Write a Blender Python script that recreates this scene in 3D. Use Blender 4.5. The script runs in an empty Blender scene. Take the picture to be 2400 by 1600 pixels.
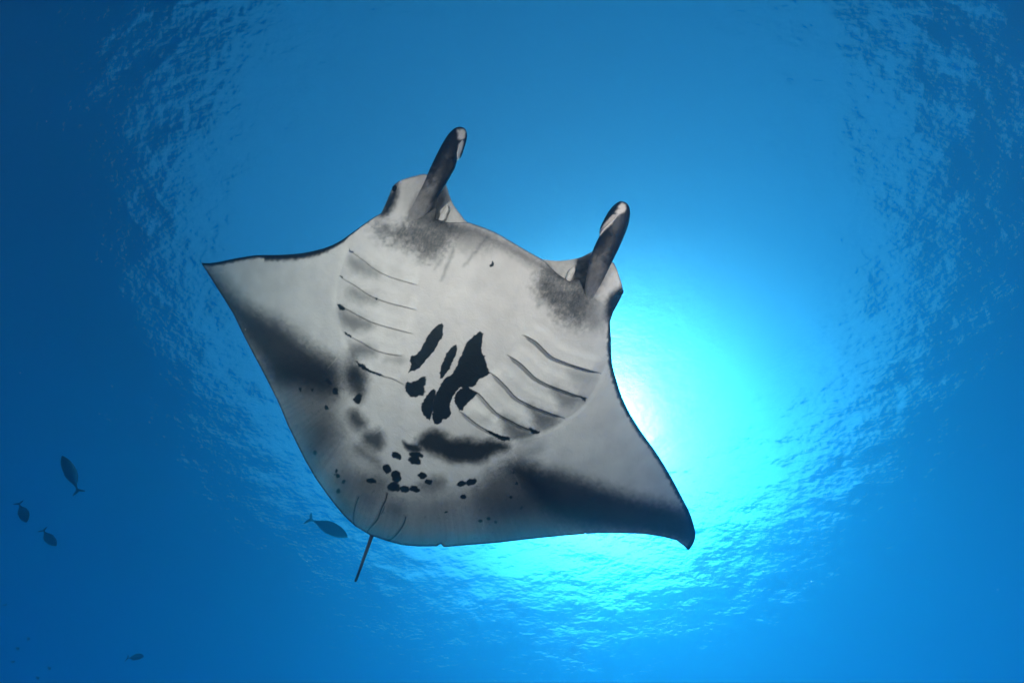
import bpy, math, random
import numpy as np
from mathutils import Vector, Matrix
sc = bpy.context.scene
R = math.radians
# ---------------------------------------------------------------- camera
W, H, F = 2400.0, 1600.0, 786.0
CAM = Vector((0.0, 0.0, -12.0))
zc = Vector((40/F, math.tan(R(11.7)), -1.0)).normalized()
xc = (Vector((1,0,0)) - zc*zc.x).normalized()
yc = zc.cross(xc)
ROT = Matrix((xc, yc, zc))            # camera axes -> world axes
cd = bpy.data.cameras.new('camera'); cam = bpy.data.objects.new('camera', cd)
sc.collection.objects.link(cam); sc.camera = cam
cd.sensor_width = 36.0; cd.lens = 36.0*F/W; cd.clip_start = 0.02; cd.clip_end = 2000.0
cam.matrix_world = Matrix.Translation(CAM) @ ROT.to_4x4()
def ray(px, py):
    return ROT @ Vector(((px-W/2)/F, (H/2-py)/F, -1.0))
# ---------------------------------------------------------------- light
SUN = ray(1425, 1115).normalized()
elev = math.asin(SUN.z); azim = math.atan2(SUN.x, SUN.y)
world = bpy.data.worlds.new('World'); sc.world = world; world.use_nodes = True
nt = world.node_tree; nt.nodes.clear()
sky = nt.nodes.new('ShaderNodeTexSky'); sky.sky_type = 'NISHITA'; sky.sun_disc = False
sky.sun_elevation = elev; sky.sun_rotation = azim; sky.air_density=1.0; sky.dust_density=9.0; sky.ozone_density=6.0
bg = nt.nodes.new('ShaderNodeBackground'); bg.inputs['Strength'].default_value = 0.06
wo = nt.nodes.new('ShaderNodeOutputWorld')
nt.links.new(sky.outputs[0], bg.inputs[0]); nt.links.new(bg.outputs[0], wo.inputs[0])
sl = bpy.data.lights.new('sun','SUN'); sun = bpy.data.objects.new('sun', sl)
sl.energy = 5.0; sl.angle = R(0.5); sl.color = (1.0,0.96,0.88)
sun.rotation_euler = SUN.to_track_quat('Z','Y').to_euler()
sc.collection.objects.link(sun)
sc.view_settings.view_transform='Standard'; sc.view_settings.look='None'
sc.view_settings.exposure = 1.6; sc.view_settings.gamma = 1.0
sc.cycles.use_denoising = True
sc.cycles.volume_bounces = 4; sc.cycles.max_bounces = 10; sc.cycles.transparent_max_bounces=16
sc.cycles.diffuse_bounces=2; sc.cycles.glossy_bounces=3

def nodes(name):
    m = bpy.data.materials.new(name); m.use_nodes = True
    n = m.node_tree; n.nodes.clear()
    return m, n
# ---------------------------------------------------------------- water surface
def water_mat():
    m, n = nodes('water_surface'); N=n.nodes.new; L=n.links.new
    tc=N('ShaderNodeTexCoord')
    def noise(scale, det, rough, sx=1, sy=1, rot=0):
        mp=N('ShaderNodeMapping'); mp.inputs['Rotation'].default_value=(0,0,rot); mp.inputs['Scale'].default_value=(sx,sy,1)
        L(tc.outputs['Object'], mp.inputs['Vector'])
        t=N('ShaderNodeTexNoise'); t.inputs['Scale'].default_value=scale; t.inputs['Detail'].default_value=det; t.inputs['Roughness'].default_value=rough
        L(mp.outputs[0], t.inputs['Vector']); return t.outputs['Fac']
    b0=N('ShaderNodeBump'); b0.inputs['Distance'].default_value=0.22; b0.inputs['Strength'].default_value=1.0
    L(noise(0.16,2,0.5,1,1.3,0.2), b0.inputs['Height'])
    pat=N('ShaderNodeMapRange'); pat.inputs['From Min'].default_value=0.35; pat.inputs['From Max'].default_value=0.62; pat.inputs['To Min'].default_value=0.7; pat.inputs['To Max'].default_value=1.15
    L(noise(0.22,2,0.5,1,1,2.0), pat.inputs['Value'])
    b1=N('ShaderNodeBump'); b1.inputs['Distance'].default_value=0.11; b1.inputs['Strength'].default_value=1.0
    L(noise(0.75,3,0.5,1,1.5,0.5), b1.inputs['Height']); L(b0.outputs[0], b1.inputs['Normal']); L(pat.outputs[0], b1.inputs['Strength'])
    b2=N('ShaderNodeBump'); b2.inputs['Distance'].default_value=0.021; b2.inputs['Strength'].default_value=1.0
    L(noise(4.0,3,0.5,1,1.6,1.1), b2.inputs['Height']); L(b1.outputs[0], b2.inputs['Normal']); L(pat.outputs[0], b2.inputs['Strength'])
    fr=N('ShaderNodeFresnel'); fr.inputs['IOR'].default_value=1.333; L(b2.outputs[0], fr.inputs['Normal'])
    tr=N('ShaderNodeBsdfTransparent')
    gl=N('ShaderNodeBsdfGlossy'); gl.inputs['Roughness'].default_value=0.03; L(b2.outputs[0], gl.inputs['Normal'])
    # light coming down through the waves: part passes straight, part is bent, part is spread by ripples too small to see
    def refr(rough, dist):
        r=N('ShaderNodeBsdfRefraction'); r.distribution=dist; r.inputs['IOR'].default_value=1.333; r.inputs['Roughness'].default_value=rough; L(b2.outputs[0], r.inputs['Normal']); return r
    def mix(f, a, b):
        k=N('ShaderNodeMixShader'); k.inputs[0].default_value=f; L(a.outputs[0], k.inputs[1]); L(b.outputs[0], k.inputs[2]); return k
    m1=mix(0.6, refr(1.0,'GGX'), refr(0.7,'BECKMANN'))
    m2=mix(0.72, refr(0.08,'GGX'), m1)
    m0=mix(0.55, tr, m2)
    mx=N('ShaderNodeMixShader'); L(fr.outputs[0], mx.inputs[0]); L(m0.outputs[0], mx.inputs[1]); L(gl.outputs[0], mx.inputs[2])
    o=N('ShaderNodeOutputMaterial'); L(mx.outputs[0], o.inputs['Surface'])
    return m
def box(name, x0,x1,y0,y1,z0,z1, mat):
    v=[(x,y,z) for z in (z0,z1) for y in (y0,y1) for x in (x0,x1)]
    f=[(0,2,3,1),(4,5,7,6),(0,1,5,4),(1,3,7,5),(3,2,6,7),(2,0,4,6)]
    me=bpy.data.meshes.new(name); me.from_pydata(v,[],f); me.materials.append(mat)
    o=bpy.data.objects.new(name,me); sc.collection.objects.link(o); return o
S=300
me=bpy.data.meshes.new('water_surface'); me.from_pydata([(-S,-S,0),(S,-S,0),(S,S,0),(-S,S,0)],[],[(0,1,2,3)])
me.materials.append(water_mat()); ws=bpy.data.objects.new('water_surface',me); sc.collection.objects.link(ws)
ws['kind']='structure'
def haze_mat():
    # sea water: blue scattering by the water itself plus a little neutral, forward scattering by plankton
    m,n=nodes('haze'); N=n.nodes.new
    def vol(sig_s, sig_a, g):
        pv=N('ShaderNodeVolumePrincipled')
        d=max(a+b for a,b in zip(sig_s,sig_a)); col=[a/d for a in sig_s]
        pv.inputs['Density'].default_value=d; pv.inputs['Color'].default_value=(*col,1)
        pv.inputs['Absorption Color'].default_value=tuple((1-min(1,a/(d*(1-c))))**2 for a,c in zip(sig_a,col))+(1,)
        pv.inputs['Anisotropy'].default_value=g; return pv
    ad=N('ShaderNodeAddShader')
    n.links.new(vol((0.0022,0.0105,0.0185),(0.203,0.063,0.027),0.58).outputs[0], ad.inputs[0])
    n.links.new(vol((0.004,0.012,0.015),(0.0002,0.0002,0.0002),0.94).outputs[0], ad.inputs[1])
    o=N('ShaderNodeOutputMaterial'); n.links.new(ad.outputs[0], o.inputs['Volume']); return m
hz=box('haze',-S+1,S-1,-S+1,S-1,-120,1.0,haze_mat()); hz['kind']='stuff'

# ---------------------------------------------------------------- helpers
col = sc.collection
def link(name, me, parent=None):
    o = bpy.data.objects.new(name, me); col.objects.link(o)
    if parent is not None: o.parent = parent
    return o
def npmesh(name, co, quads, mat, smooth=True):
    me = bpy.data.meshes.new(name)
    co = np.asarray(co, dtype=np.float32); q = np.asarray(quads, dtype=np.int32)
    me.vertices.add(len(co)); me.vertices.foreach_set('co', co.ravel())
    me.loops.add(q.size); me.loops.foreach_set('vertex_index', q.ravel())
    me.polygons.add(len(q)); k = q.shape[1]
    me.polygons.foreach_set('loop_start', np.arange(0, q.size, k, dtype=np.int32))
    me.update(calc_edges=True); me.validate()
    if smooth: me.polygons.foreach_set('use_smooth', np.ones(len(me.polygons), dtype=bool))
    me.materials.append(mat); return me
RN = np.array(ROT); CN = np.array(CAM)
def world_pts(px, py, z):
    """points at camera-axis distance z (metres) along the directions through (px, py)"""
    px = np.asarray(px, float); py = np.asarray(py, float); z = np.asarray(z, float)
    d = np.stack([(px-W/2)/F*z, (H/2-py)/F*z, -z*np.ones_like(px)], -1)
    return d @ RN.T + CN
def crop(x0, y0, k, pts): return [(x0+x/k, y0+y/k) for x, y in pts]
def c1(p): return crop(780, 260, 2.904, p)
def c2(p): return crop(440, 560, 3.92, p)
def c3(p): return crop(640, 860, 3.563, p)
def c4(p): return crop(1040, 700, 2.53, p)
def c5(p): return crop(960, 740, 5.807, p)
def seg_dist(x, y, pts, closed=False):
    P = np.array(pts, float); n = len(P); best = np.full(x.shape, 1e18); bx = np.zeros_like(x); by = np.zeros_like(x)
    for i in range(n if closed else n-1):
        ax, ay = P[i]; ex, ey = P[(i+1) % n]-P[i]; L2 = ex*ex+ey*ey+1e-12
        t = np.clip(((x-ax)*ex+(y-ay)*ey)/L2, 0, 1)
        qx = ax+t*ex; qy = ay+t*ey; d = (x-qx)**2+(y-qy)**2; m = d < best
        best = np.where(m, d, best); bx = np.where(m, qx, bx); by = np.where(m, qy, by)
    return np.sqrt(best), bx, by
def inside(x, y, pts):
    P = np.array(pts, float); n = len(P); r = np.zeros(x.shape, bool)
    for i in range(n):
        x1, y1 = P[i]; x2, y2 = P[(i+1) % n]
        if y1 == y2: continue
        r ^= ((y1 > y) != (y2 > y)) & (x < (x2-x1)*(y-y1)/(y2-y1)+x1)
    return r
def sstep(a, b, v):
    t = np.clip((v-a)/(b-a), 0, 1); return t*t*(3-2*t)
def vnoise(x, y, scale, seed):
    g = np.random.RandomState(seed).rand(257, 257)
    u = x*scale; v = y*scale; iu = np.floor(u).astype(int); iv = np.floor(v).astype(int)
    fu = u-iu; fv = v-iv; fu = fu*fu*(3-2*fu); fv = fv*fv*(3-2*fv)
    a = g[iv % 256, iu % 256]; b = g[iv % 256, (iu+1) % 256]; c = g[(iv+1) % 256, iu % 256]; d = g[(iv+1) % 256, (iu+1) % 256]
    return (a*(1-fu)+b*fu)*(1-fv)+(c*(1-fu)+d*fu)*fv-0.5
def fbm(x, y, scale, seed, octv=3):
    r = 0; a = 1.0
    for k in range(octv):
        r = r+a*vnoise(x, y, scale*2**k, seed+k); a *= 0.55
    return r
def spline(pts, n=8, closed=False):
    """Catmull-Rom through the points"""
    P = np.array(pts, float); m = len(P); out = []
    for i in range(m if closed else m-1):
        if closed: p0, p1, p2, p3 = P[i-1], P[i], P[(i+1) % m], P[(i+2) % m]
        else: p0, p1, p2, p3 = P[max(i-1, 0)], P[i], P[i+1], P[min(i+2, m-1)]
        for k in range(n):
            t = k/n
            out.append(0.5*((2*p1)+(p2-p0)*t+(2*p0-5*p1+4*p2-p3)*t*t+(3*p1-p0-3*p2+p3)*t**3))
    if not closed: out.append(P[-1])
    return np.array(out)
# ---------------------------------------------------------------- manta ray
LEAD_R = [(1429.8,752.4),(1430.8,776.5),(1432,791),(1434.5,850),(1447,897.6),(1459,933),(1478.7,972.7),(1506.4,1016),(1538,1059.7),(1569.6,1111),(1597.3,1162.5),(1617,1202),(1628,1237.5),(1629.5,1257.3),(1624,1275),(1613,1289)]
TRAIL = [(1604,1279.5),(1585.5,1265.5),(1550,1256.5),(1506.4,1250.6),(1455,1248.6),(1395.7,1249.4),(1374,1250.5),(1372,1248.5),(1369,1251),(1316.7,1255),(1237.6,1263),(1158.6,1272),(1079.5,1278),(1042,1281.5),(1038,1279),(1034,1274),(1028,1276),(1024.5,1279.5),(976.8,1279.6),(943,1276.8),(909.4,1267.5),(892.6,1262),(868,1254),(861.7,1250),(833.7,1233.3),(808.4,1210.8),(786,1184),(763.5,1154.7),(738,1118),(713,1074.7),(690.5,1028.4),(673.7,994.7),(656.8,952.6),(640,917.5),(618.6,876),(593,828),(567.6,779.4),(547,736),(526.7,702.9),(503.8,667),(486,639),(471.9,617.4)]
LEAD_L = [(473,616.2),(491,616.6),(514,613.6),(537,608.5),(567.6,602.9),(603,598),(644,597.5),(685,595.7),(720.6,591),(759,581.7),(784.4,571.5),(804.8,560),(831.7,540.6),(866,516.5),(893.6,499.3)]
BUMP_L = [(905.7,473.5),(917.7,444.2),(924.6,432.2),(938,423.5),(952.2,418.4),(979.7,410.5),(1000.4,408.8),(1016,425),(1024,455),(1024,490),(1021,513)]
JAW = [(1034,517.5),(1048.6,520.7),(1072.7,521),(1095,521),(1124.4,530.3),(1158.8,544),(1193,563),(1227.7,583.7),(1255,599.2),(1275.9,611.2),(1293,628.5),(1310.3,644),(1334.4,659.4)]
BUMP_R = [(1365,650),(1410,625),(1434,614),(1444.6,628.5),(1453,652.6),(1459,673),(1458,690.4),(1448,711),(1437.7,730)]
def sm(pts): return [tuple(p) for p in spline(pts, 4)]
OUT = sm(LEAD_R)+TRAIL+sm(LEAD_L)+sm(BUMP_L)+sm(JAW)+sm(BUMP_R)
AX = np.array((0.437,-0.899)); PX = np.array((0.899,0.437)); OX = np.array((1034.0,916.0))
def body_st(x, y):
    s = ((x-OX[0])*PX[0]+(y-OX[1])*PX[1])/660; t = ((x-OX[0])*AX[0]+(y-OX[1])*AX[1])/380
    return s, t
def mid_z(x, y):
    s, t = body_st(x, y)
    return 2.12-0.20*t+0.55*np.abs(s)**2.2-0.10*s
GILLS = [c2(p) for p in (
  [(1480,100),(1520,130),(1620,200),(1720,280),(1850,345),(1960,380),(2130,430)],
  [(1395,340),(1450,380),(1540,430),(1640,500),(1740,550),(1860,590),(2000,625),(2110,655)],
  [(1370,600),(1470,650),(1560,700),(1680,760),(1800,800),(1950,840),(2085,875)],
  [(1430,860),(1500,900),(1600,950),(1700,1010),(1820,1050),(1990,1075)],
  [(1545,1130),(1620,1180),(1700,1220),(1800,1260),(1900,1290),(2000,1350)])]+[c4(p) for p in (
  [(465,215),(500,228),(560,265),(630,335),(700,370),(800,405),(932,443)],
  [(375,332),(430,365),(480,405),(540,465),(620,510),(700,540),(780,570),(845,590)],
  [(270,435),(320,470),(370,520),(430,585),(500,625),(570,655),(650,685),(718,708)],
  [(165,540),(210,565),(260,620),(320,680),(400,725),(470,760),(560,790)],
  [(90,665),(130,690),(200,745),(270,785),(330,810),(390,830)])]
# shade in each gill slit, painted as a dark line: (darkness, width)
GILL_INK = [(.06,1.0),(.12,1.0),(.12,1.0),(.06,1.0),(.12,1.0),(.4,1.1),(.5,1.1),(.5,1.1),(.55,1.2),(.35,1.1)]
CREASES = [(c3([(715,1085),(690,1150),(675,1220),(672,1290),(690,1330)]),.85,1.6),
           (c3([(952,1055),(940,1110),(915,1160),(895,1210),(875,1265),(840,1310),(795,1360),(790,1390)]),.9,1.7),
           (c3([(1108,1255),(1090,1310),(1060,1360),(1020,1410),(975,1440),(930,1445)]),.9,1.7),
           (c3([(930,1160),(922,1190),(905,1225)]),.8,1.2)]
def PL(pts, val, soft, rag=2.0): return (pts, val, soft, rag)
MARKS = [
 # crisp black blotches of the belly
 PL(c2([(2335,775),(2352,800),(2345,870),(2310,940),(2270,1020),(2200,1100),(2130,1180),(2090,1205),(2050,1215),(2025,1232),(2050,1160),(2043,1100),(2055,1068),(2085,1072),(2130,1040),(2170,960),(2200,900),(2250,830),(2300,785)]),1,2.2),
 PL(c5([(640,395),(648,430),(630,540),(600,600),(550,700),(500,780),(450,840),(420,860),(410,840),(420,740),(430,680),(470,590),(510,510),(560,440),(600,405)]),1,2.2),
 PL(c5([(980,215),(995,260),(990,330),(970,430),(985,510),(1020,545),(1040,610),(1050,700),(1085,740),(1060,752),(1100,775),(1020,825),(950,860),(910,910),(880,960),(840,970),(800,970),(740,1000),(690,960),(640,1020),(600,1080),(560,1150),(550,1230),(560,1345),(510,1400),(450,1400),(430,1450),(375,1480),(330,1450),(305,1370),(320,1200),(350,1090),(400,990),(450,890),(510,830),(575,805),(640,680),(700,550),(750,420),(810,330),(890,260),(950,215)]),1,2.2),
 PL(c5([(740,985),(800,965),(840,1000),(915,1048),(880,1100),(800,1170),(750,1230),(715,1290),(680,1290),(660,1240),(620,1180),(615,1110),(640,1040),(690,985)]),1,2.2),
 PL(c5([(330,1000),(358,1010),(355,1080),(330,1150),(320,1250),(290,1360),(275,1425),(230,1390),(185,1350),(170,1290),(160,1220),(195,1150),(240,1070),(290,1010)]),1,2.2),
 PL(c3([(1275,68),(1270,120),(1260,160),(1275,200),(1250,235),(1200,250),(1150,245),(1110,205),(1105,150),(1120,125),(1150,135),(1190,120),(1230,85)]),1,3.5,3),
 PL(c3([(1085,615),(1130,640),(1200,655),(1240,690),(1200,710),(1130,700),(1095,660)]),.9,6),
 PL(c3([(1190,640),(1240,570),(1300,530),(1370,525),(1440,560),(1480,600),(1600,600),(1700,620),(1790,605),(1860,610),(1950,640),(1975,670),(1930,700),(1830,730),(1780,780),(1700,800),(1600,800),(1480,790),(1400,750),(1320,720),(1240,680)]),.90,14,4),
 PL(c3([(620,20),(700,0),(760,60),(775,150),(760,240),(725,290),(690,240),(640,190),(605,110)]),.80,18,4),
 PL(c2([(1500,980),(1600,965),(1700,1000),(1720,1060),(1600,1080),(1560,1130),(1640,1250),(1640,1300),(1520,1300),(1470,1200),(1470,1080)]),.5,18,6),
 PL(c3([(630,370),(690,360),(740,410),(775,450),(770,495),(700,520),(650,470),(635,420)]),.74,16,4),
 PL(c3([(750,560),(830,530),(900,530),(925,600),(920,670),(870,700),(800,670),(755,620)]),.74,16,4),
 PL(c3([(700,650),(760,680),(880,760),(900,830),(820,800),(730,740),(690,690)]),.5,18,6),
 PL(c3([(1220,960),(1350,910),(1430,930),(1440,1000),(1350,1040),(1240,1030)]),.5,18,6),
 PL(c3([(740,1040),(820,1060),(860,1120),(820,1170),(750,1150)]),.25,18,6),
 PL(c3([(960,1130),(1050,1120),(1080,1190),(1040,1240),(960,1220)]),.25,18,6),
 PL(c3([(1480,600),(1560,590),(1680,560),(1720,600),(1600,640)]),.3,16,6),
 # trailing bands of the wings
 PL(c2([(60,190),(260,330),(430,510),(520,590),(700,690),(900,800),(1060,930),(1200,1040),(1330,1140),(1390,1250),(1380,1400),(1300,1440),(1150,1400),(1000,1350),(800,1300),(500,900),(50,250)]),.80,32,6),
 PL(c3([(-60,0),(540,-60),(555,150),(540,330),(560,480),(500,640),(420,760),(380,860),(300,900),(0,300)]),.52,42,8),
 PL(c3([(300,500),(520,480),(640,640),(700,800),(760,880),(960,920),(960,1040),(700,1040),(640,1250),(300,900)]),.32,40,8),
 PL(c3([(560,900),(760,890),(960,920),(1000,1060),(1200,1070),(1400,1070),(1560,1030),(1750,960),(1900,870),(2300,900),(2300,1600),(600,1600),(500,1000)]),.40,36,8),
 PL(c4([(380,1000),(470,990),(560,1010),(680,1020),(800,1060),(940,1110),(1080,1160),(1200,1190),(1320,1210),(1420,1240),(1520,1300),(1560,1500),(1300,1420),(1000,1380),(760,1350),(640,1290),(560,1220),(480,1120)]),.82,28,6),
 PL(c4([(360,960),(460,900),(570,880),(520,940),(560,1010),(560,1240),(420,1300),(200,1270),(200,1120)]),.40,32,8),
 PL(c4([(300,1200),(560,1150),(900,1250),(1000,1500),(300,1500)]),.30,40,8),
 # smudges round the mouth and lobes
 PL(c1([(290,770),(420,790),(560,740),(700,735),(800,770),(800,890),(740,960),(640,1010),(560,950),(450,890),(330,850)]),.62,30,16),
 PL(c1([(700,740),(860,760),(1000,800),(1200,900),(1420,1020),(1560,1130),(1480,1120),(1300,1020),(1120,920),(960,850),(800,840)]),.50,18,5),
 PL(c1([(820,800),(900,800),(1050,870),(1100,930),(1000,960),(850,930)]),.30,24,10),
 PL(c1([(1400,1130),(1480,1070),(1620,1150),(1740,1170),(1730,1300),(1710,1390),(1660,1460),(1560,1420),(1480,1330),(1400,1260)]),.66,30,16),
 PL(c1([(1660,1260),(1800,1260),(1860,1360),(1820,1480),(1700,1450)]),.4,26,10),
 PL(c1([(395,540),(440,490),(445,560),(425,620),(385,690),(320,710)]),.97,12,4),
 PL(c1([(1900,1240),(1985,1190),(1985,1260),(1900,1430),(1860,1400),(1870,1300)]),.97,12,4),
 PL(c1([(470,470),(640,430),(620,500),(560,600),(520,690),(460,640)]),.22,26,8),
 PL(c1([(600,560),(720,480),(720,760),(560,740),(520,720)]),.70,16,5),
 PL(c1([(1560,1120),(1720,1060),(1900,1040),(1850,1150),(1760,1240),(1640,1190)]),.55,16,5),
 # shading between the gill flaps painted into the colour, plus dark slit marks
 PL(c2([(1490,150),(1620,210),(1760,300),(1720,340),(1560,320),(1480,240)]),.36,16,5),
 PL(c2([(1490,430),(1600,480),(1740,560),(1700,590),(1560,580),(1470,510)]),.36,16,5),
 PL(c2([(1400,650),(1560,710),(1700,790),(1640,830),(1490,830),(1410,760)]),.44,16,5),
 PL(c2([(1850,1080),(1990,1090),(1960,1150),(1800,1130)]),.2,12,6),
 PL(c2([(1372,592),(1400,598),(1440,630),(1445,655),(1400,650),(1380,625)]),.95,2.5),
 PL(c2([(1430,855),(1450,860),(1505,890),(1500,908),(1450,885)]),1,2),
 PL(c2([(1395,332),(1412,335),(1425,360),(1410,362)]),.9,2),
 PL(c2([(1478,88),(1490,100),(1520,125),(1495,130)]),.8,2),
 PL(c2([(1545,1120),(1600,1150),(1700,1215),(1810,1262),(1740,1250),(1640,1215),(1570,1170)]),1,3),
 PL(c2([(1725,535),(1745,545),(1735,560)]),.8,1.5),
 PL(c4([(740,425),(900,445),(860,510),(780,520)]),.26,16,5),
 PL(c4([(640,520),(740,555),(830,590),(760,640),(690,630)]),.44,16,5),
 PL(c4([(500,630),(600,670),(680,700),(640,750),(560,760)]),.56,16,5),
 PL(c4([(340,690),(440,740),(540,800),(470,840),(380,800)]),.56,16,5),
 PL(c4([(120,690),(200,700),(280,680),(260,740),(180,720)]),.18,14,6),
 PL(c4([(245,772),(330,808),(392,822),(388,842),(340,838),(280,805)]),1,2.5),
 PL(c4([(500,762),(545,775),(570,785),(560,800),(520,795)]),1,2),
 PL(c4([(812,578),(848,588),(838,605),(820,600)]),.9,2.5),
 # streaks under the mouth
 PL(c1([(1040,862),(1052,872),(960,985),(900,1055),(890,1048),(960,960)]),.26,6,3),
 PL(c1([(815,940),(830,945),(790,1050),(745,1150),(740,1140),(780,1030)]),.32,6,3),
 PL(c1([(745,985),(757,990),(700,1080),(690,1075)]),.22,6,3),
]
SPOTS = [(c3([(cx,cy)])[0],rx/3.563,ry/3.563,a) for cx,cy,rx,ry,a in (
 (1030,735,45,28,35),(1195,732,58,27,8),(1180,780,54,30,15),(950,850,30,40,-25),(1022,890,36,32,-10),(1035,930,40,34,-5),(818,948,38,22,10),(1010,1000,52,40,-5),(1100,1018,42,28,10),(1183,1018,44,27,15),(1245,906,42,24,5),(1298,960,29,17,8),(1572,975,41,24,-5),(1652,957,43,27,-12),(1585,1082,24,18,10),(350,712,15,20,0),(527,868,12,14,0),(542,908,18,18,20),(515,898,9,9,0),(593,957,14,14,0),(546,1030,17,25,0),(445,340,18,20,0),(452,112,18,16,20),(470,130,18,14,20),(520,198,25,25,0),(230,182,12,14,0),(325,190,12,14,0),(1440,1210,14,7,0),(1733,1283,17,15,0),(1798,1258,18,13,0),(1855,1293,16,12,0),(1988,1085,12,11,0),(708,262,30,42,10))]+[(c4([(cx,cy)])[0],r/2.53,r/2.53,0) for cx,cy,r in ((432,1097,8),(572,1180,8),(398,1175,8),(462,1240,7),(418,1035,6))]+[(c1([(1083,1042)])[0],3.5,8,25)]
def pigment(x, y):
    n1x = fbm(x, y, 1/9, 3)*2; n1y = fbm(x, y, 1/9, 13)*2
    n2 = vnoise(x, y, 1/3, 31)
    light = np.ones_like(x)
    for pts, val, soft, rag in MARKS:
        P = np.array(pts); pad = soft*1.4+rag*3+4
        m = (x > P[:,0].min()-pad) & (x < P[:,0].max()+pad) & (y > P[:,1].min()-pad) & (y < P[:,1].max()+pad)
        if not m.any(): continue
        rg = rag*0.5 if soft < 5 else rag*0.55
        X = x[m]+n1x[m]*rg; Y = y[m]+n1y[m]*rg
        if soft < 5: X = X+vnoise(X, Y, 1/3.4, 15)*2.6; Y = Y+vnoise(X, Y, 1/3.4, 16)*2.6
        Pc = spline(pts, 3, True) if soft > 5 else P
        d, _, _ = seg_dist(X, Y, Pc, True); sd = np.where(inside(X, Y, Pc), d, -d)
        w = sstep(-soft, soft, sd+n2[m]*min(soft*0.25,4)) if soft > 5 else sstep(-soft*.5, soft*.5, sd+n2[m]*1.2)
        if rag > 12: w = w*np.clip(1+0.28*fbm(x[m]*PX[0]+y[m]*PX[1], (x[m]*AX[0]+y[m]*AX[1])*0.45, 1/3.0, 64)+0.10*n2[m], 0.3, 1.4)
        light[m] *= np.clip(1-val*w, 0, 1)
    for (cx, cy), rx, ry, a in SPOTS:
        m = (np.abs(x-cx) < 24) & (np.abs(y-cy) < 24)
        ca, sa = math.cos(R(a)), math.sin(R(a)); X = x[m]-cx+n1x[m]*2; Y = y[m]-cy+n1y[m]*2
        u = (X*ca+Y*sa)/rx; v = (-X*sa+Y*ca)/ry; rr = np.sqrt(u*u+v*v)
        light[m] *= 1-sstep(1.18, 0.82, rr)
    return light
def lines(x, y):
    k = np.zeros_like(x)
    for g, (v, w) in zip(GILLS, GILL_INK):
        P = spline(g, 6); m = (x > P[:,0].min()-6) & (x < P[:,0].max()+6) & (y > P[:,1].min()-6) & (y < P[:,1].max()+6)
        d, _, _ = seg_dist(x[m], y[m], P); k[m] = np.maximum(k[m], v*sstep(w*1.3, w*0.4, d))
    for g, v, w in CREASES:
        P = spline(g, 6); m = (x > P[:,0].min()-6) & (x < P[:,0].max()+6) & (y > P[:,1].min()-6) & (y < P[:,1].max()+6)
        d, _, _ = seg_dist(x[m], y[m], P); k[m] = np.maximum(k[m], v*sstep(w*1.3, w*0.4, d))
    return k
def relief(x, y):
    """belly relief towards the diver, in metres: gill flaps, claspers and creases"""
    h = np.zeros_like(x)
    for i, g in enumerate(GILLS):
        P = spline(g, 6); m = (x > P[:,0].min()-46) & (x < P[:,0].max()+46) & (y > P[:,1].min()-46) & (y < P[:,1].max()+46)
        X, Y = x[m], y[m]; d, qx, qy = seg_dist(X, Y, P)
        ahead = (X-qx)*AX[0]+(Y-qy)*AX[1]           # + on the head side of the slit
        e0 = np.hypot(qx-P[0,0], qy-P[0,1]); e1 = np.hypot(qx-P[-1,0], qy-P[-1,1])
        along = sstep(0, 26, np.minimum(e0, e1))
        flap = np.where(ahead > 0, (0.022 if i < 5 else 0.030)*np.exp(-d/34.0), -(0.005 if i < 5 else 0.007)*np.exp(-d/14.0))
        h[m] += flap*along*sstep(44, 22, d)
    for g, v, w in CREASES:
        P = spline(g, 6); m = (x > P[:,0].min()-25) & (x < P[:,0].max()+25) & (y > P[:,1].min()-25) & (y < P[:,1].max()+25)
        d, _, _ = seg_dist(x[m], y[m], P); h[m] -= 0.008*np.exp(-(d/3.0)**2)-0.004*np.exp(-(d/14.0)**2)
    # inner and outer rim of the gill areas
    for pts, a in ((c2([(1480,90),(1400,330),(1370,600),(1430,870),(1540,1130)]),.006),(c4([(990,330),(935,450),(850,600),(720,715),(565,795),(390,840)]),.006)):
        d, _, _ = seg_dist(x, y, spline(pts, 6)); h -= a*np.exp(-(d/7.0)**2)
    return h
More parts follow.
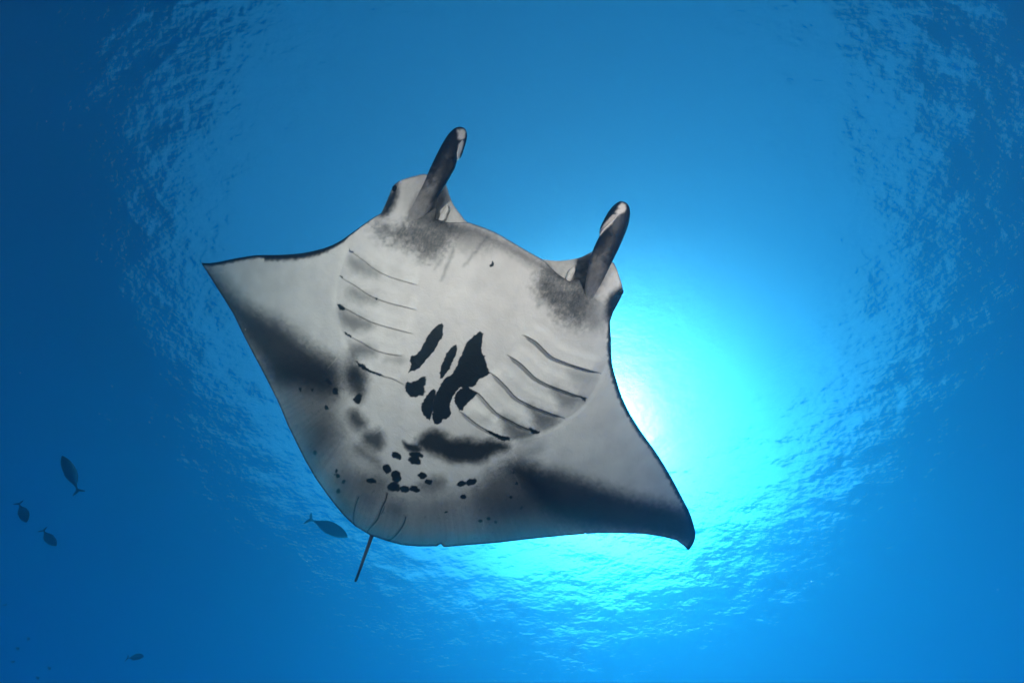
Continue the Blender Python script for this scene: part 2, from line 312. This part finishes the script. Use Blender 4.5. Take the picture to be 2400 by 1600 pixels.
def skin_mat():
    m, n = nodes('manta_skin'); N = n.nodes.new; L = n.links.new
    at = N('ShaderNodeAttribute'); at.attribute_name = 'pigment'
    tc = N('ShaderNodeTexCoord')
    nz = N('ShaderNodeTexNoise'); nz.inputs['Scale'].default_value = 130; nz.inputs['Detail'].default_value = 3; L(tc.outputs['Object'], nz.inputs['Vector'])
    nb = N('ShaderNodeTexNoise'); nb.inputs['Scale'].default_value = 7; nb.inputs['Detail'].default_value = 5; L(tc.outputs['Object'], nb.inputs['Vector'])
    # grain breaks up the half tones
    a1 = N('ShaderNodeMath'); a1.operation = 'MULTIPLY_ADD'; L(nz.outputs['Fac'], a1.inputs[0]); a1.inputs[1].default_value = 0.30; a1.inputs[2].default_value = -0.15
    hp = N('ShaderNodeMath'); hp.operation = 'PINGPONG'; L(at.outputs['Fac'], hp.inputs[0]); hp.inputs[1].default_value = 0.5
    ml = N('ShaderNodeMath'); ml.operation = 'MULTIPLY'; L(a1.outputs[0], ml.inputs[0]); L(hp.outputs[0], ml.inputs[1])
    ad = N('ShaderNodeMath'); ad.operation = 'MULTIPLY_ADD'; L(ml.outputs[0], ad.inputs[0]); ad.inputs[1].default_value = 2.0; L(at.outputs['Fac'], ad.inputs[2]); ad.use_clamp = True
    mx = N('ShaderNodeMix'); mx.data_type = 'RGBA'; L(ad.outputs[0], mx.inputs['Factor'])
    mx.inputs[6].default_value = (0.70,0.665,0.635,1); mx.inputs[7].default_value = (0.009,0.012,0.019,1)
    m2 = N('ShaderNodeMix'); m2.data_type = 'RGBA'; m2.blend_type = 'MULTIPLY'; L(mx.outputs[2], m2.inputs[6])
    cr = N('ShaderNodeValToRGB'); cr.color_ramp.elements[0].position = 0.3; cr.color_ramp.elements[0].color = (0.80,0.80,0.81,1); cr.color_ramp.elements[1].position = 0.65; cr.color_ramp.elements[1].color = (1,1,1,1)
    L(nb.outputs['Fac'], cr.inputs[0]); L(cr.outputs[0], m2.inputs[7]); m2.inputs['Factor'].default_value = 0.8
    bs = N('ShaderNodeBsdfPrincipled'); L(m2.outputs[2], bs.inputs['Base Color']); bs.inputs['Roughness'].default_value = 0.48
    bs.inputs['Specular IOR Level'].default_value = 0.22
    bp = N('ShaderNodeBump'); bp.inputs['Distance'].default_value = 0.002; bp.inputs['Strength'].default_value = 0.5; L(nz.outputs['Fac'], bp.inputs['Height'])
    nw = N('ShaderNodeTexNoise'); nw.inputs['Scale'].default_value = 26; nw.inputs['Detail'].default_value = 4; nw.inputs['Distortion'].default_value = 0.6; L(tc.outputs['Object'], nw.inputs['Vector'])
    bw = N('ShaderNodeBump'); bw.inputs['Distance'].default_value = 0.006; bw.inputs['Strength'].default_value = 0.6; L(nw.outputs['Fac'], bw.inputs['Height']); L(bp.outputs[0], bw.inputs['Normal']); L(bw.outputs[0], bs.inputs['Normal'])
    # the thin rear margin lets some sunlight through
    th = N('ShaderNodeAttribute'); th.attribute_name = 'thin'
    tl = N('ShaderNodeBsdfTranslucent'); tl.inputs['Color'].default_value = (0.35,0.8,0.82,1)
    mt = N('ShaderNodeMixShader'); L(th.outputs['Fac'], mt.inputs[0]); L(bs.outputs[0], mt.inputs[1]); L(tl.outputs[0], mt.inputs[2])
    o = N('ShaderNodeOutputMaterial'); L(mt.outputs[0], o.inputs['Surface']); return m
SKIN = skin_mat()
def set_attr(me, vals):
    a = me.attributes.new('pigment', 'FLOAT', 'POINT'); a.data.foreach_set('value', np.asarray(vals, np.float32))
manta = bpy.data.objects.new('manta_ray', None); col.objects.link(manta)
manta.location = Vector(world_pts([1034],[916],mid_z(np.array([1034.]),np.array([916.])))[0])
MI = Matrix.Translation(-manta.location)
def part(name, me, parent=None):
    me.transform(MI); return link(name, me, manta if parent is None else parent)
def build_body():
    c = 1.5
    xs = np.arange(464, 1640, c); ys = np.arange(400, 1296, c)
    X, Y = np.meshgrid(xs, ys); sh = X.shape; x = X.ravel(); y = Y.ravel()
    d, qx, qy = seg_dist(x, y, OUT, True); ins = inside(x, y, OUT); sd = np.where(ins, d, -d)
    thr = 0.75*c; ok = (sd > -thr).reshape(sh)
    q = ok[:-1,:-1] & ok[1:,:-1] & ok[:-1,1:] & ok[1:,1:]
    idx = np.arange(x.size).reshape(sh)
    Q = np.stack([idx[:-1,:-1][q], idx[:-1,1:][q], idx[1:,1:][q], idx[1:,:-1][q]], 1)
    cnt = np.zeros(x.size, int); np.add.at(cnt, Q.ravel(), 1)
    used = cnt > 0; bnd = used & (cnt < 4)
    snap = used & ((np.abs(sd) < thr) | bnd)
    x = np.where(snap, qx, x); y = np.where(snap, qy, y); sd = np.where(snap, 0.0, np.maximum(sd, 0))
    new = -np.ones(x.size, int); new[used] = np.arange(used.sum()); Q = new[Q]
    x = x[used]; y = y[used]; sd = sd[used]; bnd = bnd[used]
    s, t = body_st(x, y); z = mid_z(x, y)
    e = np.sqrt(np.clip(1-(1-np.clip(sd/34.0, 0, 1))**2, 0, 1))
    core = np.exp(-(s/0.36)**2)*np.exp(-((t+0.05)/1.05)**4)
    hv = e*(0.012+0.085*core)+sstep(2, 14, sd)*relief(x, y)
    # lower lip rolls in, head corners stand proud
    hv = np.where(bnd, 0, hv); hd = np.where(bnd, 0, e*(0.018+0.20*core*np.clip(sd/150, 0, 1)))
    V = world_pts(x, y, z-hv); D = world_pts(x, y, z+hd)
    n = len(x); dm = np.where(bnd, np.arange(n), np.arange(n)+n)
    used2 = np.unique(np.concatenate([np.arange(n), dm])); rm = -np.ones(2*n, int); rm[used2] = np.arange(len(used2))
    co = np.concatenate([V, D])[used2]
    faces = np.concatenate([Q[:, ::-1], rm[dm[Q]]])
    # pigment
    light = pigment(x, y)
    dl, _, _ = seg_dist(x, y, sm(LEAD_R)); dl2, _, _ = seg_dist(x, y, sm(LEAD_L))
    rg = fbm(x, y, 1/7, 77)*5+vnoise(x*PX[0]+y*PX[1], 0*x, 1/4, 5)*4
    wl = 11+rg*0.8
    light *= 1-0.97*sstep(1.15, 0.35, dl/np.maximum(wl*np.clip((y-720)/80, 0.05, 1), 1))
    w2 = np.where(x < 620, 9, 15)*np.clip((860-x)/120, 0.08, 1)+rg*0.7
    light *= 1-0.97*sstep(1.25, 0.35, dl2/np.maximum(w2, 1.0))
    dj, _, _ = seg_dist(x, y, sm(JAW)+sm(BUMP_R)); rim = np.where((dj < 5) | (y < 520), 0.35, 0.72)
    light *= 1-rim*sstep(3.4, 1.0, sd+fbm(x, y, 1/6, 9)*2.0)
    rs = np.random.RandomState(8)      # old scratches
    for k in range(26):
        cx, cy = rs.uniform(760, 1500), rs.uniform(640, 1230); an = rs.uniform(-0.5, 0.5)+(1.1 if k % 3 else 2.4); ln = rs.uniform(6, 26)
        m = (np.abs(x-cx) < 30) & (np.abs(y-cy) < 30)
        dd, _, _ = seg_dist(x[m], y[m], [(cx-ln*math.cos(an), cy-ln*math.sin(an)), (cx+2, cy-1), (cx+ln*math.cos(an), cy+ln*math.sin(an))])
        light[m] = np.clip(light[m]+rs.uniform(-0.10, 0.16)*sstep(1.9, 0.5, dd), 0, 1)
    # fine rays running across the rear margin
    tang = np.arctan2(y-760, x-1010)*420
    ray_n = vnoise(tang, 0*tang, 1/2.2, 21)*0.6+vnoise(tang, sd*0.1, 1/5.0, 22)
    rear = sstep(150, 20, sd)*sstep(0.1, -0.35, t)
    light = np.clip(light*(1+0.16*rear*ray_n), 0, 1)
    sp = sstep(0.36, 0.46, vnoise(x, y, 1/3.2, 91))*sstep(.05, -0.3, t)*sstep(.9, .5, light)
    light *= 1-0.35*sp
    light *= 1-lines(x, y)
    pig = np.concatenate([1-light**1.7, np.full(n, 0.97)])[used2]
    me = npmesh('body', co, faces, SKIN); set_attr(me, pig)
    dt, _, _ = seg_dist(x, y, TRAIL[::2]+[TRAIL[-1]])
    thin = np.maximum((0.22+0.36*sstep(.75, .35, np.abs(s-.12)))*np.exp(-(dt/70.0)**1.5), 0.07*sstep(.45, .95, np.abs(s)))*(0.5+0.5*light**1.7)*sstep(1.0, 5.0, sd)
    thin = np.concatenate([thin, thin])[used2]
    a = me.attributes.new('thin', 'FLOAT', 'POINT'); a.data.foreach_set('value', thin.astype(np.float32))
    return part('body', me)
body = build_body()
def loft(name, left, right, z0, z1, ratio, tone, n=90, m=40, parent=None):
    """a blade between two outlines (base to tip), with a real oval section"""
    def res(p):
        p = spline(p, 8); d = np.r_[0, np.cumsum(np.hypot(*np.diff(p, axis=0).T))]
        u = np.linspace(0, 1, n)**0.9*d[-1]; return np.stack([np.interp(u, d, p[:,0]), np.interp(u, d, p[:,1])], 1)
    A = res(left); B = res(right); t = np.linspace(0, 1, n); z = z0-0.10*sstep(-0.05, 0.32, t)+(z1-z0)*t
    PA = world_pts(A[:,0], A[:,1], z); PB = world_pts(B[:,0], B[:,1], z); C = (PA+PB)/2; U = (PB-PA)/2
    away = C-CN; away /= np.linalg.norm(away, axis=1)[:,None]; w = np.linalg.norm(U, axis=1)[:,None]
    th = np.arange(m)/m*2*np.pi
    co = C[:,None]+U[:,None]*np.cos(th)[None,:,None]+(away*w*ratio)[:,None]*np.sin(th)[None,:,None]
    ppx = ((A+B)/2)[:,None]+((B-A)/2)[:,None]*np.cos(th)[None,:,None]
    front = (np.sin(th) < 0)[None,:]*np.ones((n,1))
    pig = np.where(front > 0, 1-(1-tone(ppx[...,0].ravel(), ppx[...,1].ravel()).reshape(n, m))**1.6, 0.97)
    i, j = np.meshgrid(np.arange(n-1), np.arange(m), indexing='ij')
    f = np.stack([i*m+j, i*m+(j+1) % m, (i+1)*m+(j+1) % m, (i+1)*m+j], -1).reshape(-1, 4)
    me = npmesh(name, co.reshape(-1, 3), f, SKIN); set_attr(me, pig.ravel())
    return part(name, me, parent)
def soft_in(x, y, pts, soft):
    d, _, _ = seg_dist(x, y, pts, True); sd = np.where(inside(x, y, pts), d, -d); return sstep(-soft, soft, sd)
def lobe_tone(base, mid, tip_patch, strip, drag):
    b = np.array(base); e = np.array(mid)-b; L2 = (e*e).sum()
    def f(x, y):
        u = ((x-b[0])*e[0]+(y-b[1])*e[1])/L2
        n = fbm(x, y, 1/7, 41); st = vnoise(x*0.9+y*0.44, y*0.1, 1/3, 51)
        p = 0.44+0.24*sstep(0, .6, u)+0.32*sstep(.5, 1.0, u+n*0.2)+0.10*n*sstep(1.1, .9, u)+0.10*st*sstep(1.1, .8, u)
        p = p+drag(x, y)
        p = p*(1-0.97*soft_in(x+n*4, y+n*4, tip_patch, 4))
        p = p*(1-0.85*soft_in(x, y, strip, 1.6))
        return np.clip(p, 0, 1)
    return f
lobeL_left = c1([(500,775),(510,720),(560,610),(620,490),(660,395),(710,290),(750,215),(790,155),(830,118),(866,108)])
lobeL_right = c1([(560,790),(635,715),(690,625),(735,555),(775,492),(805,440),(832,390),(846,343),(872,318),(896,250),(912,190),(912,150),(896,118),(866,108)])
lobeR_left = c1([(1716,1310),(1715,1215),(1730,1110),(1760,980),(1790,900),(1815,850),(1815,810),(1840,750),(1880,680),(1920,635),(1957,614)])
lobeR_right = c1([(1736,1320),(1785,1245),(1830,1170),(1870,1090),(1900,1030),(1940,950),(1980,860),(2010,780),(2024,700),(2016,650),(1990,622),(1957,614)])
toneL = lobe_tone(c1([(560,700)])[0], c1([(735,375)])[0], c1([(850,130),(885,118),(908,140),(905,180),(880,200),(858,200),(848,170)]), c1([(856,225),(880,200),(892,212),(880,262),(865,300),(858,345),(847,338),(849,280)]),
  lambda x, y: 0.22*soft_in(x, y, c1([(700,640),(740,560),(800,450),(850,350),(810,330),(740,470),(660,620)]), 8))
toneR = lobe_tone(c1([(1760,1230)])[0], c1([(1875,900)])[0], c1([(1945,650),(1965,622),(1997,640),(1992,680),(1960,705),(1935,715),(1925,690)]), c1([(1940,705),(1900,770),(1850,815),(1820,855),(1812,825),(1850,765),(1905,705)]),
  lambda x, y: 0.2*soft_in(x, y, c1([(1820,1180),(1900,1040),(1970,880),(1930,880),(1860,1040)]), 8))
zL = float(mid_z(np.array([975.]), np.array([490.]))[0]); zR = float(mid_z(np.array([1395.]), np.array([660.]))[0])
lobe_l = loft('cephalic_lobe', lobeL_left, lobeL_right, zL+0.02, zL-0.08, 0.6, toneL)
lobe_r = loft('cephalic_lobe', lobeR_left, lobeR_right, zR+0.02, zR-0.08, 0.6, toneR)
def tube(name, pts, zs, rad, tone, parent=None, n=60, m=14):
    p = spline(np.column_stack([np.array(pts), zs, rad]), 10)
    co = world_pts(p[:,0], p[:,1], p[:,2]); T = np.gradient(co, axis=0); T /= np.linalg.norm(T, axis=1)[:,None]
    up = co-CN; up /= np.linalg.norm(up, axis=1)[:,None]; S = np.cross(T, up); S /= np.linalg.norm(S, axis=1)[:,None]; B = np.cross(T, S)
    r = p[:,3]*p[:,2]/F; th = np.arange(m)/m*2*np.pi
    v = co[:,None]+r[:,None,None]*(S[:,None]*np.cos(th)[None,:,None]+B[:,None]*np.sin(th)[None,:,None]); k = len(p)
    i, j = np.meshgrid(np.arange(k-1), np.arange(m), indexing='ij')
    f = np.stack([i*m+j, i*m+(j+1) % m, (i+1)*m+(j+1) % m, (i+1)*m+j], -1).reshape(-1, 4)
    me = npmesh(name, v.reshape(-1, 3), f, SKIN); set_attr(me, np.repeat(tone(np.linspace(0, 1, k)), m))
    return part(name, me, parent)
tube('tail', [(874,1244),(870.4,1258),(862,1282),(853,1306.6),(843.7,1333.4),(838,1349),(833.4,1360),(832.6,1362)], [2.36,2.36,2.37,2.38,2.39,2.40,2.40,2.40], [5.0,4.6,4.2,3.7,3.2,3.0,2.8,0.4], lambda t: 0.86+0.10*sstep(.45, .6, t))
# rolled edge of each lobe
zt = zL-0.10-0.09; tube('rolled_edge', c1([(884,200),(868,228),(856,262),(851,300),(852,340)]), [zt-.02]*5, [.6,1.7,2.0,1.8,.5], lambda t: 0.12+0*t, lobe_l)
zt = zR-0.10-0.08; tube('rolled_edge', c1([(1942,702),(1915,738),(1878,775),(1842,810),(1818,848)]), [zt-.02]*5, [.6,1.7,2.0,1.8,.5], lambda t: 0.14+0*t, lobe_r)
# upper jaw behind the lower lip
def strip_part(name, top, bot, zoff, tone, bulge=0.02, n=120, m=24, thick=0.05):
    def res(p):
        p = spline(p, 8); d = np.r_[0, np.cumsum(np.hypot(*np.diff(p, axis=0).T))]; u = np.linspace(0, d[-1], n)
        return np.stack([np.interp(u, d, p[:,0]), np.interp(u, d, p[:,1])], 1)
    A = res(top); B = res(bot); t = np.linspace(0, 1, m)
    P = A[:,None]*(1-t)[None,:,None]+B[:,None]*t[None,:,None]; x = P[...,0].ravel(); y = P[...,1].ravel()
    z = mid_z(x, y)+zoff; tt = np.tile(t, n); e = np.sqrt(np.clip(4*tt*(1-tt), 0, 1))
    Vf = world_pts(x, y, z-bulge*e); Vb = world_pts(x, y, z+thick*e)
    i, j = np.meshgrid(np.arange(n-1), np.arange(m-1), indexing='ij'); f = np.stack([i*m+j, i*m+j+1, (i+1)*m+j+1, (i+1)*m+j], -1).reshape(-1, 4)
    me = npmesh(name, np.concatenate([Vf, Vb]), np.concatenate([f, f[:, ::-1]+n*m]), SKIN)
    set_attr(me, np.concatenate([tone(x, y), np.full(n*m, .95)])); return part(name, me)
def jaw_tone(x, y):
    n = fbm(x, y, 1/12, 61)
    d = 0.30+0.25*n
    d = d+0.45*soft_in(x, y, c1([(640,500),(745,500),(770,600),(720,700),(690,760),(600,760)]), 8)
    d = d+0.45*soft_in(x, y, c1([(1650,1010),(1800,960),(1800,1200),(1620,1165),(1640,1090)]), 8)
    return np.clip(d, 0, 1)
strip_part('upper_jaw', c1([(640,440),(735,520),(768,498),(792,570),(822,640),(870,705),(915,757),(1010,800),(1110,850),(1210,905),(1310,965),(1390,1008),(1440,1012),(1520,1020),(1600,1015),(1690,995),(1760,960),(1830,930)]),
  c1([(560,640),(600,740),(660,800),(740,850),(820,880),(900,900),(960,920),(1020,950),(1100,980),(1200,1030),(1300,1080),(1380,1130),(1440,1180),(1500,1230),(1560,1260),(1640,1280),(1740,1260),(1850,1150)]), 0.05, jaw_tone)
def flap_tone(x, y): return 0.10+0.15*fbm(x, y, 1/6, 71)
strip_part('nostril_flap', c1([(778,640),(768,650),(750,680),(732,710),(718,738)]), c1([(780,642),(790,672),(778,705),(768,735),(752,750)]), 0.02, flap_tone, 0.012, 30, 10, 0.01)
strip_part('nostril_flap', c1([(1638,1060),(1615,1075),(1600,1100),(1590,1125),(1585,1140)]), c1([(1645,1062),(1650,1085),(1635,1120),(1622,1150),(1608,1168)]), 0.02, flap_tone, 0.012, 30, 10, 0.01)
def eye_mat():
    m, n = nodes('manta_eye'); b = n.nodes.new('ShaderNodeBsdfPrincipled'); b.inputs['Base Color'].default_value = (0.01,0.01,0.012,1); b.inputs['Roughness'].default_value = 0.12
    o = n.nodes.new('ShaderNodeOutputMaterial'); n.links.new(b.outputs[0], o.inputs['Surface']); return m
EYE = eye_mat()
for (ex, ey) in ((927,443),(1453,684)):
    u, v = np.meshgrid(np.linspace(0, np.pi, 13), np.arange(20)/20*2*np.pi, indexing='ij')
    c = world_pts([ex],[ey],mid_z(np.array([float(ex)]),np.array([float(ey)]))-0.002)[0]
    r = 0.021; co = c+r*np.stack([np.sin(u)*np.cos(v), np.sin(u)*np.sin(v), np.cos(u)*0.9], -1).reshape(-1, 3)
    i, j = np.meshgrid(np.arange(12), np.arange(20), indexing='ij'); f = np.stack([i*20+j, (i+1)*20+j, (i+1)*20+(j+1) % 20, i*20+(j+1) % 20], -1).reshape(-1, 4)
    part('eye', npmesh('eye', co, f, EYE))
manta['label'] = 'large manta ray seen from below, white belly with black blotches'
manta['category'] = 'manta ray'
# ---------------------------------------------------------------- the diver's two strobes
for sx in (-1, 1):
    ld = bpy.data.lights.new('strobe', 'SPOT'); lo = bpy.data.objects.new('strobe', ld); col.objects.link(lo)
    ld.energy = 118; ld.spot_size = R(105); ld.spot_blend = 1.0; ld.shadow_soft_size = 0.09; ld.color = (1.0,0.59,0.49); ld.volume_factor = 0.0
    lo.location = CAM+ROT @ Vector((1.30*sx-0.10, 0.80, 0.10)); tgt = CAM+ROT @ Vector((-0.25+1.0*sx, -0.10-0.15*sx, -2.2))
    lo.rotation_euler = (tgt-lo.location).to_track_quat('-Z', 'Y').to_euler()
# ---------------------------------------------------------------- reef fish
def fish_mat():
    m, n = nodes('fish_scales'); N = n.nodes.new; L = n.links.new
    tc = N('ShaderNodeTexCoord'); nz = N('ShaderNodeTexNoise'); nz.inputs['Scale'].default_value = 9; L(tc.outputs['Object'], nz.inputs['Vector'])
    cr = N('ShaderNodeValToRGB'); cr.color_ramp.elements[0].color = (0.012,0.014,0.018,1); cr.color_ramp.elements[1].color = (0.028,0.032,0.04,1); L(nz.outputs['Fac'], cr.inputs[0])
    b = N('ShaderNodeBsdfPrincipled'); L(cr.outputs[0], b.inputs['Base Color']); b.inputs['Roughness'].default_value = 0.7; b.inputs['Specular IOR Level'].default_value = 0.06
    o = N('ShaderNodeOutputMaterial'); L(b.outputs[0], o.inputs['Surface']); return m
FISH = fish_mat()
def fish_meshes(thick):
    """unit fish: nose at x=0, tail root at x=1, height along y (unit), thickness along z"""
    n, m = 40, 20; t = np.linspace(0, 1, n)
    hh = np.interp(t, [0,.03,.1,.25,.42,.6,.78,.92,1], [0,.20,.52,.88,1,.84,.48,.17,.10]); hh = np.convolve(np.pad(hh, 2, 'edge'), np.ones(5)/5, 'valid'); hh[0] = .02
    cy = 0.06*np.sin(t*np.pi); th = np.arange(m)/m*2*np.pi
    v = np.stack([np.repeat(t, m), (cy[:,None]+0.5*hh[:,None]*np.cos(th)).ravel(), (0.5*thick*(hh**0.8)[:,None]*np.sin(th)).ravel()], 1)
    i, j = np.meshgrid(np.arange(n-1), np.arange(m), indexing='ij'); f = np.stack([i*m+j, i*m+(j+1) % m, (i+1)*m+(j+1) % m, (i+1)*m+j], -1).reshape(-1, 4)
    bodym = npmesh('body', v, f, FISH)
    def fin(name, top, bot, th_):
        A = np.array(top, float); B = np.array(bot, float); k = len(A)
        v = np.concatenate([np.c_[A, np.full(k, th_)], np.c_[B, np.full(k, th_)], np.c_[A, np.full(k, -th_)], np.c_[B, np.full(k, -th_)]])
        f = []
        for q in range(k-1):
            f += [(q, q+1, k+q+1, k+q), (2*k+q+1, 2*k+q, 3*k+q, 3*k+q+1), (q+1, q, 2*k+q, 2*k+q+1), (k+q, k+q+1, 3*k+q+1, 3*k+q)]
        f += [(0, k, 3*k, 2*k), (2*k-1, k-1, 3*k-1, 4*k-1)]
        return npmesh(name, v, f, FISH, False)
    tail = fin('tail_fin', [(.985,.06),(1.02,.12),(1.06,.28),(1.10,.44),(1.135,.52)], [(.985,-.06),(1.03,-.02),(1.08,.06),(1.12,.22),(1.145,.50)], .012)
    tail2 = fin('tail_fin', [(.985,-.06),(1.03,.02),(1.08,.06),(1.12,-.16),(1.145,-.50)], [(.985,-.10),(1.02,-.12),(1.06,-.28),(1.10,-.44),(1.135,-.52)], .012)
    dors = fin('dorsal_fin', [(.24,.40),(.32,.52),(.5,.58),(.66,.50),(.82,.26)], [(.24,.36),(.32,.44),(.5,.50),(.66,.40),(.82,.18)], .010)
    anal = fin('anal_fin', [(.42,-.36),(.52,-.34),(.62,-.28),(.72,-.18),(.82,-.06)], [(.42,-.40),(.52,-.46),(.62,-.40),(.72,-.30),(.82,-.16)], .010)
    return (('body',bodym),('tail_fin',tail),('tail_fin',tail2),('dorsal_fin',dors),('anal_fin',anal))
FM = fish_meshes(0.45); FM_TINY = FM[:3]
def fish(nose, root, height, dist, dz, label, group, flip=1, meshes=FM):
    zc_ = dist; a = world_pts([nose[0]],[nose[1]],[dist])[0]; b = world_pts([root[0]],[root[1]],[dist+dz])[0]
    X = Vector(b-a); L = X.length; X.normalize(); V = (Vector(a)-CAM).normalized(); Y = V.cross(X).normalized()*flip; Z = X.cross(Y)
    o = bpy.data.objects.new('fish', None); col.objects.link(o)
    hw = height*dist/F
    o.matrix_world = Matrix.Translation(Vector(a)) @ Matrix((X*L, Y*hw, Z*hw)).transposed().to_4x4()
    for nm, me in meshes:
        c = link(nm, me, o)
    o['label'] = label; o['category'] = 'fish'; o['group'] = group
    return o
fish((815,1258),(731.7,1218.6),25,6.5,.25,'blue-grey fish just left of the manta tail','fish in the blue water')
fish((145.4,1067.4),(180.8,1145.3),19,4.6,.2,'largest dark fish at far left, nose pointing up','fish in the blue water',-1)
fish((62,1223.7),(45,1181.6),15,5.2,.3,'dark fish nearest the left edge, nose pointing down','fish in the blue water')
fish((132,1278.6),(103.3,1243.8),14.5,5.4,.3,'small dark fish, lowest of the far left trio, slanting down to the right','fish in the blue water',-1)
fish((337,1538),(301,1541),12,6.0,.2,'small dark fish swimming level near the lower left corner','fish in the blue water')
for tx, ty, an, lab in ((66,1496,60,'tiny far-off fish, topmost of the small cluster in the bottom left corner'),(41,1519,40,'tiny far-off fish, second from the top of the bottom left cluster'),(30,1550,10,'tiny level far-off fish, leftmost of the bottom left cluster'),(115,1565,55,'tiny far-off fish, rightmost of the bottom left cluster'),(88,1588,50,'tiny far-off fish nearest the bottom edge, lowest of the corner cluster'),(12,1417,0,'tiny far-off fish alone at the left edge above the corner cluster')):
    dx = 4.4*math.cos(math.radians(an)); dy = 4.4*math.sin(math.radians(an))
    fish((tx+dx,ty+dy),(tx-dx,ty-dy),4.2,9.0,.3,lab,'tiny far fish',1,FM_TINY)
# ---------------------------------------------------------------- drifting specks
def snow():
    rng = random.Random(5); v = []; f = []
    for k in range(70):
        px, py, z = rng.uniform(20,2380), rng.uniform(20,1580), rng.uniform(1.6,5.0); r = rng.uniform(0.0010,0.0030)
        c = world_pts([px],[py],[z])[0]; b = len(v)
        for d in ((1,0,0),(-1,0,0),(0,1,0),(0,-1,0),(0,0,1),(0,0,-1)): v.append(tuple(c+r*np.array(d)*rng.uniform(.7,1.3)))
        f += [(b+a, b+e, b+g) for a, e, g in ((0,2,4),(2,1,4),(1,3,4),(3,0,4),(2,0,5),(1,2,5),(3,1,5),(0,3,5))]
    m, n = nodes('marine_snow'); p = n.nodes.new('ShaderNodeBsdfPrincipled'); p.inputs['Base Color'].default_value = (0.6,0.62,0.6,1)
    o = n.nodes.new('ShaderNodeOutputMaterial'); n.links.new(p.outputs[0], o.inputs['Surface'])
    me = bpy.data.meshes.new('marine_snow'); me.from_pydata(v, [], f); me.materials.append(m)
    ob = link('marine_snow', me); ob['kind'] = 'stuff'; ob['label'] = 'pale specks drifting in the water'
snow()
